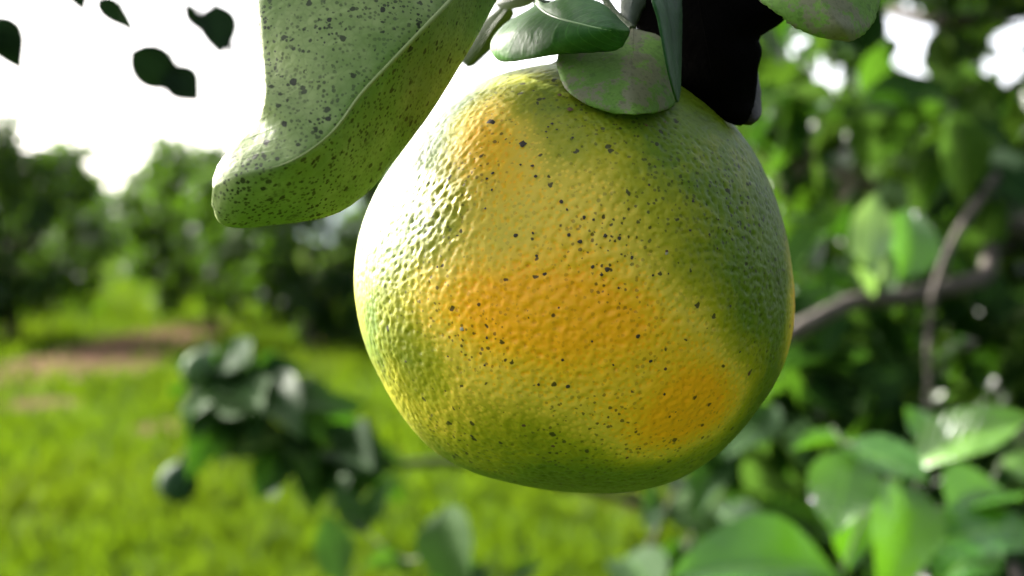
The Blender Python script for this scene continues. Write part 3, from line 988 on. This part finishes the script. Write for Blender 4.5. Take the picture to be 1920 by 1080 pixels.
edge = S(((1226, -140, .275), (1232, -140, .275), (1240, -140, .276)),
         ((1212, -60, .258), (1240, -60, .266), (1276, -60, .275)),
         ((1222, 0, .252), (1248, 0, .262), (1278, 0, .272)),
         ((1231, 30, .251), (1254, 32, .261), (1279, 34, .271)),
         ((1240, 73, .250), (1259, 80, .260), (1278, 90, .270)),
         ((1250, 127, .250), (1264, 132, .259), (1277, 138, .268)),
         ((1260, 167, .252), (1269, 168, .259), (1275, 170, .266)),
         ((1267, 190, .256), (1269, 192, .258), (1271, 191, .261)))
near_leaf(edge, M_TOP_DARK, M_UNDER, M_TOP_DARK, 40, 12, 0.12, rib=0.0002, seed=8, petiole=P(1112, -180, .31), label='narrow dark leaf seen nearly edge-on')

shade_leaf = S(((1200, -150, .300), (1290, -160, .300), (1400, -140, .300)),
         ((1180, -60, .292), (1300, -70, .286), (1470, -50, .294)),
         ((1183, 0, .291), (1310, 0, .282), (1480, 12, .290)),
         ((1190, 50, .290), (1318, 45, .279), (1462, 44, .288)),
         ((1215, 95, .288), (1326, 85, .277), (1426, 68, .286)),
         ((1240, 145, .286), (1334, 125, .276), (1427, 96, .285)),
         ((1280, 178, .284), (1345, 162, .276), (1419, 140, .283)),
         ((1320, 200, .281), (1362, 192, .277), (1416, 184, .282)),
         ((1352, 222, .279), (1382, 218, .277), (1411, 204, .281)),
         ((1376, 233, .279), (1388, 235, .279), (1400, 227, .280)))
near_leaf(shade_leaf, M_SHADEBLACK, M_SHADEBLACK, M_SHADEBLACK, 44, 20, 0.10, rib=0.0003, seed=11, wave=0.10, edge=1.6, petiole=P(1150, -380, .33), label='dark leaf with deep shade painted black, hanging over the shoulder of the fruit')
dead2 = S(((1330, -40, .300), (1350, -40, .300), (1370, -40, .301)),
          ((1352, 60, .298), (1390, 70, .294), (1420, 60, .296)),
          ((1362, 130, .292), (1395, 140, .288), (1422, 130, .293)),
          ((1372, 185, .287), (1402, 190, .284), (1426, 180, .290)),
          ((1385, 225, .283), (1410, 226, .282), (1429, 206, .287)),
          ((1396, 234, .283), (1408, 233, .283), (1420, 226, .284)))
near_leaf(dead2, M_DEADRIM, M_SHADEBLACK, M_DEADRIM, 30, 12, 0.15, rib=0.0003, seed=12, wave=0.12, edge=1.6, petiole=P(1170, -420, .335), label='shrivelled dark brown leaf curled at its tip')

upper = S(((1395, -170, .275), (1410, -175, .275), (1430, -175, .275)),
          ((1385, -70, .264), (1465, -95, .262), (1560, -130, .270)),
          ((1423, -2, .258), (1510, -42, .256), (1632, -70, .266)),
          ((1457, 24, .256), (1537, 0, .254), (1649, -10, .264)),
          ((1485, 48, .256), (1556, 28, .253), (1641, 36, .262)),
          ((1530, 68, .256), (1577, 52, .253), (1621, 63, .259)),
          ((1584, 76, .256), (1592, 77, .256), (1600, 75, .257)))
near_leaf(upper, M_UNDER_GREY, M_TOP, M_UNDER_GREY, 40, 24, 0.05, rib=0.0003, seed=13, edge=1.2, petiole=P(1210, -520, .36), label='rounded mottled leaf with a ragged dark rim')

dull = S(((945, 6, .330), (955, 14, .330), (965, 24, .332)),
         ((902, 40, .345), (922, 55, .343), (944, 68, .346)),
         ((870, 88, .355), (896, 98, .352), (920, 95, .356)),
         ((864, 116, .358), (877, 126, .358), (889, 124, .358)))
near_leaf(dull, M_GREYLEAF, M_GREYLEAF, M_GREYLEAF, 24, 10, 0.08, seed=14, petiole=P(1100, -90, .305), label='dull grey-green leaf behind the edge of the largest leaf')
dull2 = S(((1012, -14, .300), (1014, -8, .300), (1012, -2, .300)),
          ((975, -25, .305), (978, -4, .302), (985, 12, .303)),
          ((945, -15, .308), (948, 4, .306), (955, 18, .307)),
          ((930, 4, .310), (931, 8, .310), (934, 13, .310)))
near_leaf(dull2, M_GREYLEAF, M_GREYLEAF, M_GREYLEAF, 20, 10, 0.08, seed=15, petiole=P(1106, -60, .303))
blade = S(((1160, -90, .300), (1175, -92, .300), (1195, -88, .300)),
          ((1165, -20, .292), (1190, -25, .290), (1222, -15, .292)),
          ((1163, 20, .287), (1182, 18, .285), (1204, 22, .287)),
          ((1172, 52, .284), (1182, 55, .283), (1190, 54, .284)))
near_leaf(blade, M_GREYLEAF, M_GREYLEAF, M_GREYLEAF, 24, 10, 0.1, seed=16, petiole=P(1108, -130, .307))

# leaves of the same twig above the picture: they shade the crown of the fruit
br2 = random.Random(21)
OVER = [((520, -640, .36), (150, -330, .375), (-.7, .5, .5)), ((420, -600, .36), (420, -300, .38), (-.6, .4, .6)), ((1085, -200, .306), (560, -330, .33), (0, -0.2, 1)), ((1110, -300, .315), (760, -420, .36), (0, .3, 1)),
        ((1090, -210, .306), (700, -230, .36), (-.2, .3, 1)), ((1180, -470, .35), (900, -640, .36), (0.2, -.2, 1)), ((1250, -590, .38), (1000, -420, .40), (0, .4, 1)), ((1130, -350, .325), (1420, -260, .36), (.2, .3, 1))]
tube('side_shoot', catmull([tuple(P(*q)) for q in ((1120, -330, .32), (900, -520, .335), (600, -650, .35), (310, -540, .362))], 20), np.linspace(.0016, .0009, 20), M_TWIG, branch, 8)
E1 = SUN_DIR.cross(Vector((0, 0, 1))).normalized()
E2 = E1.cross(SUN_DIR)
def sunward(a, b, t):
    return FC + E1 * a + E2 * b + SUN_DIR * t
SB = sunward(-.045, .090, .15)
put_leaf(branch, 2, M_MATURE, SB, sunward(-.032, .0105, .15), SUN_DIR, 1.0)
tube('side_shoot', [P(600, -650, .35), (P(600, -650, .35) + SB) / 2 + Vector((0, 0, .012)), SB], [.0011, .001, .0008], M_TWIG, branch, 8)
for i, (a, b, n) in enumerate(OVER):
    put_leaf(branch, i, M_MATURE, P(*a), P(*b), n, 1.15)

# ------------------------------------------------------------------ leafy branches a metre or two behind
def sprig(name, label, path, radii, leaves, mat, group=None, bark=None, cat='branch', petioles=True):
    """path of (px, py, d); leaves of (base, tip, normal, width, template, material)"""
    p0 = P(*path[0])
    rt = root(name, p0, label, cat, group)
    pts = catmull([tuple(P(*q)) for q in path], 6 * len(path))
    tube('stem', pts, np.interp(np.linspace(0, 1, len(pts)), np.linspace(0, 1, len(radii)), radii), bark or M_TWIG, rt, 8, 0.06, br2)
    for (a, b, n, w, k, m) in leaves:
        A, B = P(*a), P(*b)
        put_leaf(rt, k, m or mat, A, B, n, w)
        if petioles:
            j = np.argmin(np.linalg.norm(pts - np.array(A), axis=1))
            Q = Vector(pts[j])
            if 0.002 < (Q - A).length < 0.25:
                tube('petiole', [Q, (Q + A) / 2 + Vector((0, 0, 0.004)), A], [0.0012, 0.001, 0.001], M_TWIG, rt, 6)
    return rt

# bright young shoot
YL = [((1575, 1078, .95), (1275, 1028, .90), (-.25, -.58, .8), 1.25, 0, None),
      ((1598, 842, .95), (1560, 1000, .93), (-.35, -1, .15), 1.55, 2, None),
      ((1580, 838, .96), (1745, 872, .92), (.1, -.32, 1), 1.45, 0, None),
      ((1712, 872, .97), (1922, 750, .95), (-.25, -.5, .8), 1.0, 0, None),
      ((1690, 905, .96), (1715, 1075, .90), (.25, -1, .3), 1.25, 3, None),
      ((1930, 990, .97), (1740, 960, .93), (-.1, -.6, .9), 1.1, 7, None),
      ((1780, 960, .98), (1925, 870, 1.02), (-.3, -.6, .6), 1.2, 1, None),
      ((1590, 930, .99), (1612, 1060, .96), (.6, -1, .2), 1.3, 6, None),
      ((1640, 940, 1.02), (1580, 1040, 1.0), (-.6, -1, .1), 1.2, 1, None),
      ((1760, 830, 1.0), (1700, 770, 1.02), (0, -1, .4), 1.1, 5, None),
      ((1600, 838, .97), (1475, 830, .98), (0, -.3, 1), 0.55, 4, None),
      ((1850, 1010, 1.0), (1760, 1090, .95), (-.2, -.8, .6), 1.2, 2, None),
      ((1880, 860, 1.05), (1990, 900, 1.02), (0, -.6, .8), 1.2, 0, None)]
sprig('young_shoot', 'bright glossy young orange shoot with broad fresh green leaves', [(1960, 1250, 1.10), (1820, 1060, 1.02), (1700, 930, .98), (1600, 850, .96), (1560, 800, .97)],
      [0.004, 0.003, 0.0025, 0.002, 0.001], YL, M_YOUNG)

# branch with small unripe fruit
cr_ = random.Random(33)
CL = []
cpath = [(1330, 985, 2.25), (1050, 905, 2.05), (860, 868, 1.95), (700, 872, 1.86), (590, 850, 1.80), (500, 790, 1.76), (440, 730, 1.74), (400, 690, 1.73)]
hand = [((430, 700, 1.73), (325, 790, 1.70), (-.6, -.7, .5), 1.2), ((450, 730, 1.74), (560, 660, 1.72), (.1, -.6, .9), 1.2), ((470, 740, 1.74), (420, 640, 1.75), (-.3, -.7, .6), 1.1),
        ((500, 770, 1.75), (620, 700, 1.70), (.0, -.5, 1), 1.2), ((560, 820, 1.78), (690, 740, 1.78), (.2, -.4, 1), 1.2), ((520, 800, 1.76), (430, 870, 1.72), (-.5, -.8, .4), 1.2),
        ((540, 830, 1.77), (470, 940, 1.75), (.2, -1, .1), 1.2), ((580, 850, 1.79), (600, 950, 1.76), (.4, -1, .2), 1.2), ((600, 850, 1.80), (690, 880, 1.76), (.3, -.6, .8), 1.1),
        ((480, 760, 1.76), (370, 830, 1.74), (-.4, -.6, .8), 1.1), ((460, 740, 1.75), (480, 820, 1.71), (0, -.8, .6), 1.2), ((540, 810, 1.78), (560, 890, 1.73), (-.2, -.9, .4), 1.1)]
for i, (a, b, n, w) in enumerate(hand):
    CL.append((a, b, n, w, i, None))
for i in range(75):
    t = cr_.uniform(0.36, 1.0) ** 0.9 * (len(cpath) - 1)
    k = min(int(t), len(cpath) - 2)
    u = t - k
    bpt = [cpath[k][c] * (1 - u) + cpath[k + 1][c] * u for c in range(3)]
    a = cr_.uniform(0, 6.28)
    L = cr_.uniform(65, 120)
    bpt = (bpt[0] + cr_.gauss(0, 22), bpt[1] + cr_.gauss(0, 22), bpt[2] + cr_.gauss(0, .03))
    tip = (bpt[0] + math.cos(a) * L, bpt[1] + abs(math.sin(a)) * L * 0.8 - 20, bpt[2] + cr_.gauss(0, .05))
    CL.append((bpt, tip, (cr_.gauss(0, .5), -.6 + cr_.gauss(0, .4), .8), cr_.uniform(.95, 1.3), i, M_MIXED if i % 3 == 0 else None))
sprig('fruiting_branch', 'dark leafy orange branch bearing small unripe green fruit above the grass', cpath, [0.007, 0.006, 0.005, 0.004, 0.0035, 0.003, 0.002, 0.0015], CL, M_MATURE, bark=M_DARKTWIG)

def small_fruit(px, py, d, rpx, mat, label):
    c = P(px, py, d)
    R = rpx / FPX * d
    rt = root('unripe_orange', c, label, 'orange', 'small unripe oranges on the dark leafy branch')
    V, F = [], []
    nu, nv = 28, 18
    for j in range(nv + 1):
        th = math.pi * j / nv
        for i in range(nu):
            a = 2 * math.pi * i / nu
            rr = R * (1 + 0.02 * math.sin(3 * a + th * 2)) * (1 - 0.05 * math.exp(-(th / 0.25) ** 2))
            V.append((c.x + rr * math.sin(th) * math.cos(a), c.y + rr * math.sin(th) * math.sin(a), c.z + rr * 1.04 * math.cos(th)))
    for j in range(nv):
        for i in range(nu):
            i2 = (i + 1) % nu
            F.append((j * nu + i, (j + 1) * nu + i, (j + 1) * nu + i2, j * nu + i2))
    obj('peel', mesh_np('peel', V, F), mat, rt)
    top = c + Vector((0, 0, R * 1.0))
    tube('calyx', [top - Vector((0, 0, .0015)), top + Vector((0, 0, .002))], [0.0055, 0.003], M_TWIG, rt, 10)
    tube('stalk', [top, top + Vector((.01, .005, .015)), P(*cpath[5]) if px < 360 else P(*cpath[7])], [0.0018, .0016, .0015], M_TWIG, rt, 7)
small_fruit(335, 905, 1.72, 37, M_GREENFRUIT, 'small dark green orange hanging lowest on the dark leafy branch')
small_fruit(372, 690, 1.72, 30, M_PALEFRUIT, 'small pale green orange at the tip of the dark leafy branch')

# low twigs between the fruit and the grass
LL = []
lr = random.Random(44)
for (a, b, n, w, m) in [((835, 950, 1.35), (850, 1120, 1.30), (-.5, -.9, .2), 1.5, M_MATURE), ((900, 1060, 1.38), (800, 1140, 1.33), (0, -.7, .7), 1.2, M_MATURE),
                        ((640, 1090, 1.45), (610, 960, 1.45), (-.3, -.9, .2), 1.1, M_MATURE), ((690, 1000, 1.6), (620, 900, 1.6), (-.2, -.7, .5), .9, M_MATURE),
                        ((700, 980, 1.6), (705, 900, 1.58), (-.4, -.7, .5), 1.0, M_MATURE), ((770, 1080, 1.5), (690, 1050, 1.45), (0, -.5, .8), 1.0, M_MIXED),
                        ((860, 1100, 1.4), (930, 1080, 1.4), (0, -.4, .9), .9, M_MIXED), ((960, 1090, 1.5), (1010, 1040, 1.5), (.1, -.5, .9), 1.0, M_MIXED)]:
    LL.append((a, b, n, w, lr.randrange(8), m))
sprig('low_twig', 'low sparse twig with dark drooping leaves under the large fruit', [(980, 1400, 1.5), (900, 1180, 1.42), (845, 1040, 1.38), (760, 1050, 1.47), (690, 1000, 1.57), (640, 960, 1.6)], [.004, .003, .002, .0015, .0012, .0008], LL, M_MATURE, bark=M_DARKTWIG)
for i, pts in enumerate(([(1150, 1250, 1.7), (1195, 1080, 1.65), (1240, 980, 1.62), (1275, 900, 1.6)], [(1260, 1250, 1.9), (1285, 1060, 1.85), (1320, 950, 1.8), (1385, 830, 1.8)])):
    lv = []
    for k in range(7):
        q = pts[1 + k % 2]
        a = lr.uniform(0, 6.28)
        b0 = (q[0] + lr.uniform(-20, 25), q[1] + lr.uniform(-50, 40), q[2])
        lv.append((b0, (b0[0] + 70 * math.cos(a), b0[1] + 70 * math.sin(a), q[2] + lr.gauss(0, .04)), (lr.gauss(0, .5), -.5, .8), 1.0, k, M_MATURE))
    sprig('bare_twig', ('thin slanting twig rising under the flat base of the fruit', 'slanting twig rising between the large fruit and the young shoot')[i], pts, [.004, .0035, .003, .002], lv, M_MIXED, bark=M_BARK)

# leaves against the bright sky
SK = [((240, 95, 1.30), (350, 165, 1.31), (-.2, -1, .3), 1.35, 2, None), ((315, 125, 1.31), (375, 192, 1.30), (.1, -1, .3), 1.5, 2, None),
      ((405, 2, 1.30), (412, 112, 1.29), (.1, -1, .1), 1.35, 5, None), ((352, 2, 1.30), (368, 60, 1.30), (.2, -1, .1), 1.1, 0, None),
      ((180, -5, 1.32), (248, 50, 1.31), (0, -1, .2), 1.0, 3, None), ((135, -60, 1.32), (155, 26, 1.31), (0, -1, .1), 1.2, 0, None),
      ((-8, 25, 1.30), (36, 140, 1.30), (.2, -1, .2), 1.3, 6, None), ((-25, 60, 1.3), (48, 95, 1.31), (0, -1, .3), 1.3, 3, None),
      ((410, 60, 1.30), (450, 112, 1.30), (0, -1, .1), .7, 4, None), ((300, 60, 1.3), (294, 80, 1.3), (0, -1, .1), .7, 1, None)]
sprig('drooping_twig', 'slender twig with a few dark leaves against the white sky', [(640, -420, 1.45), (480, -170, 1.35), (405, -10, 1.30), (330, -60, 1.31), (180, -40, 1.32), (-10, 20, 1.30)],
      [.003, .0025, .0015, .0012, .001, .0008], SK, M_DARKLEAF, petioles=True)

# ------------------------------------------------------------------ the tree the fruit grows on: trunk beyond the frame edge, limbs and crown reaching in
tr = random.Random(77)
tfoot = Vector((1.55, 2.35, 0))
tree = root('near_orange_tree', tfoot, 'near orange tree with grey limbs and tangled sunlit leaves behind the large fruit', 'tree')
fork = tfoot + Vector((-0.10, -0.15, 0.75))
tube('trunk', catmull([tuple(tfoot + Vector((0, 0, -.1))), tuple(tfoot + Vector((.02, -.03, .35))), tuple(fork)], 10), np.linspace(.085, .06, 10), M_BARK, tree, 14, .06, tr)
LIMBS = [([tuple(fork), tuple(P(1990, 470, 1.75)), tuple(P(1840, 522, 1.55)), tuple(P(1700, 556, 1.48)), tuple(P(1600, 566, 1.44)), tuple(P(1490, 622, 1.40)), tuple(P(1380, 700, 1.42))], (.030, .012, .0095, .0085, .008, .0085, .004)),
         ([tuple(fork), tuple(P(2050, 430, 2.0)), tuple(P(1920, 452, 1.9)), tuple(P(1800, 398, 1.82)), tuple(P(1650, 352, 1.80)), tuple(P(1540, 300, 1.85)), tuple(P(1450, 180, 1.95))], (.03, .013, .012, .010, .009, .007, .004)),
         ([tuple(P(1915, 452, 1.9)), tuple(P(1740, 500, 1.72)), tuple(P(1600, 590, 1.62)), tuple(P(1480, 600, 1.62)), tuple(P(1380, 560, 1.7))], (.011, .010, .008, .006, .004)),
         ([tuple(P(1870, 330, 1.5)), tuple(P(1812, 410, 1.46)), tuple(P(1775, 480, 1.44)), tuple(P(1745, 580, 1.43)), tuple(P(1740, 740, 1.42)), tuple(P(1725, 850, 1.40))], (.0045, .0042, .004, .0034, .003, .002)),
         ([tuple(fork), tuple(P(2000, 0, 1.9)), tuple(P(1780, -420, 1.5)), tuple(P(1850, -1150, .9))], (.04, .026, .017, .006)),
         ([tuple(fork), tuple(P(1850, 900, 2.1)), tuple(P(1600, 780, 2.1)), tuple(P(1330, 985, 2.25))], (.03, .012, .009, .007)),
         ([tuple(P(1780, -420, 1.5)), tuple(P(1300, -700, 1.5)), tuple(P(900, -620, 1.48)), tuple(P(640, -420, 1.45))], (.015, .009, .006, .003)),
         ([tuple(P(1850, 900, 2.1)), tuple(P(1960, 1250, 1.10))], (.008, .004)),
         ([tuple(P(2000, 0, 1.9)), tuple(P(1800, 40, 1.9)), tuple(P(1650, 10, 2.0)), tuple(P(1560, -60, 2.1))], (.014, .010, .007, .004)),
         ([tuple(P(1600, 780, 2.1)), tuple(P(1385, 830, 1.8))], (.006, .003)),
         ([tuple(P(1330, 985, 2.25)), tuple(P(1260, 1250, 1.9)), tuple(P(1150, 1250, 1.7)), tuple(P(980, 1400, 1.5))], (.006, .005, .004, .003))]
for pts, rad in LIMBS:
    q = catmull(pts, 7 * len(pts))
    tube('limb', q, np.interp(np.linspace(0, 1, len(q)), np.linspace(0, 1, len(rad)), rad), M_BARK, tree, 9, .08, tr)

# singled-out leaves on the limbs
for a, b, n, w, k, m in [((1630, 500, 1.32), (1638, 360, 1.30), (-.6, -.8, .2), 1.1, 2, M_PALELEAF), ((1685, 525, 1.32), (1722, 372, 1.33), (.2, -.9, .3), 1.35, 1, M_YOUNG),
                         ((1655, 545, 1.32), (1660, 450, 1.31), (.1, -.8, .5), .7, 4, M_PALELEAF), ((1640, 555, 1.33), (1612, 500, 1.31), (0, -.7, .6), 1.1, 0, M_PALELEAF),
                         ((1515, 265, 1.7), (1470, 350, 1.68), (.2, -.8, .2), .9, 0, M_DRYLEAF), ((1600, 310, 1.7), (1570, 385, 1.7), (0, -.8, .4), .7, 0, M_DRYLEAF),
                         ((1500, 280, 1.8), (1590, 310, 1.78), (0, -.4, .9), 1.1, 3, M_YOUNG), ((1640, 300, 1.7), (1640, 340, 1.69), (0, -.8, .4), 1.3, 2, M_PALELEAF),
                         ((1860, 620, 1.7), (1800, 640, 1.66), (0, -.5, .9), 1.4, 2, M_YOUNG), ((1830, 640, 1.7), (1860, 720, 1.66), (.2, -.7, .6), 1.2, 1, M_YOUNG),
                         ((1580, 640, 1.7), (1500, 690, 1.7), (0, -.6, .8), 1.1, 3, M_MATURE)]:
    put_leaf(tree, k, m, P(*a), P(*b), n, w)

GAPS = [(1478, 72, 36, 22), (1560, 120, 26, 26), (1545, 165, 24, 28), (1700, 40, 42, 36), (1690, 95, 40, 30), (1712, 132, 30, 22), (1900, 70, 34, 40), (1848, 145, 26, 16), (1900, 130, 28, 26), (1845, 6, 18, 10), (1915, 210, 12, 18)]
def project(p):
    v = p - CAM
    d = v.dot(FW)
    return 960 + v.dot(RT) / d * FPX, 540 - v.dot(UP) / d * FPX, d
seen, rest = [], []
def try_leaf(base, dirv, L, nrm):
    tip = base + dirv * L
    for q in (base, (base + tip) / 2, tip):
        x, y, d = project(q)
        if d < 0.75:
            return None
        if x < 1395 - max(0, (y - 700)) * 0.1 and 0 < y < 1080 and not (x < 1395 and y > 990):
            if x > 1300 and y > 780:
                pass
            else:
                return None
        for gx_, gy_, ga_, gb_ in GAPS:
            if ((x - gx_) / (ga_ + 6)) ** 2 + ((y - gy_) / (gb_ + 6)) ** 2 < 1:
                return None
    return tip
cnt = 0
while cnt < 1650:
    d = 1.5 + 3.2 * tr.random() ** 0.8
    px, py = tr.uniform(1380, 2250), tr.uniform(-260, 1250)
    if 1000 < cnt < 1400:
        px, py = tr.uniform(1400, 2150), tr.uniform(-200, 330)
    if cnt > 1400:
        px, py, d = tr.uniform(1330, 2100), tr.uniform(500, 1300), tr.uniform(1.5, 3.0)
    ctr = P(px, py, d)
    if ctr.z < 0.15:
        continue
    tw = Vector((tr.gauss(0, 1), tr.gauss(0, 1), tr.gauss(-.2, .6))).normalized()
    cnt += 1
    for k in range(6):
        base = ctr + tw * (k - 3) * 0.018
        dv = (tw * 0.5 + Vector((tr.gauss(0, .8), tr.gauss(0, .8), tr.gauss(-.25, .6)))).normalized()
        L = tr.uniform(0.06, 0.105)
        nrm = Vector((tr.gauss(0, .45), tr.gauss(-.15, .45), 1))
        tip = try_leaf(base, dv, L, nrm)
        if tip is None:
            continue
        x, y, dd = project(base)
        inside = 1330 < x < 1940 and -20 < y < 1100
        tone = min(1, max(0, tr.betavariate(1.5, 2.4))) * (1.0 if dd < 2.1 else 0.75)  # deeper leaves get darker tones, painting the crown's inner shade
        rec = (tr.randrange(8), base, tip, nrm, tr.uniform(.9, 1.3), tone, dd)
        (seen if inside else rest).append(rec)
seen.sort(key=lambda r: r[6])
rest += seen[270:]
for k, a, b, n, w, tone, dd in seen[:270]:
    put_leaf(tree, k, M_MIXED if tone > .35 else M_MATURE, a, b, n, w)
# crown above and beyond the frame
for i in range(2600):
    a = tr.uniform(0, 6.28)
    u = tr.uniform(-.6, 1)
    q = tr.uniform(.35, 1) ** .5
    s = math.sqrt(1 - u * u)
    base = Vector((1.75 + math.cos(a) * s * q * 1.25, 2.5 + math.sin(a) * s * q * 1.15, 1.45 + u * q * 1.05))
    x, y, dd = project(base)
    if dd < 1.3 or (-60 < y < 1140 and x < 1980):
        continue
    if y <= -60 and x < 1250:
        continue
    dv = Vector((tr.gauss(0, 1), tr.gauss(0, 1), tr.gauss(-.2, .6))).normalized()
    rest.append((tr.randrange(8), base, base + dv * tr.uniform(.07, .11), Vector((tr.gauss(0, .4), tr.gauss(0, .4), 1)), tr.uniform(.9, 1.3), tr.random() * .8, dd))
cw = leaf_mass('crown', [(k, leaf_matrix(a, b, n, w), tone) for k, a, b, n, w, tone, dd in rest], M_SILH, tree, tr)
cw['kind'] = 'stuff'
print('near tree leaves', len(seen), len(rest))
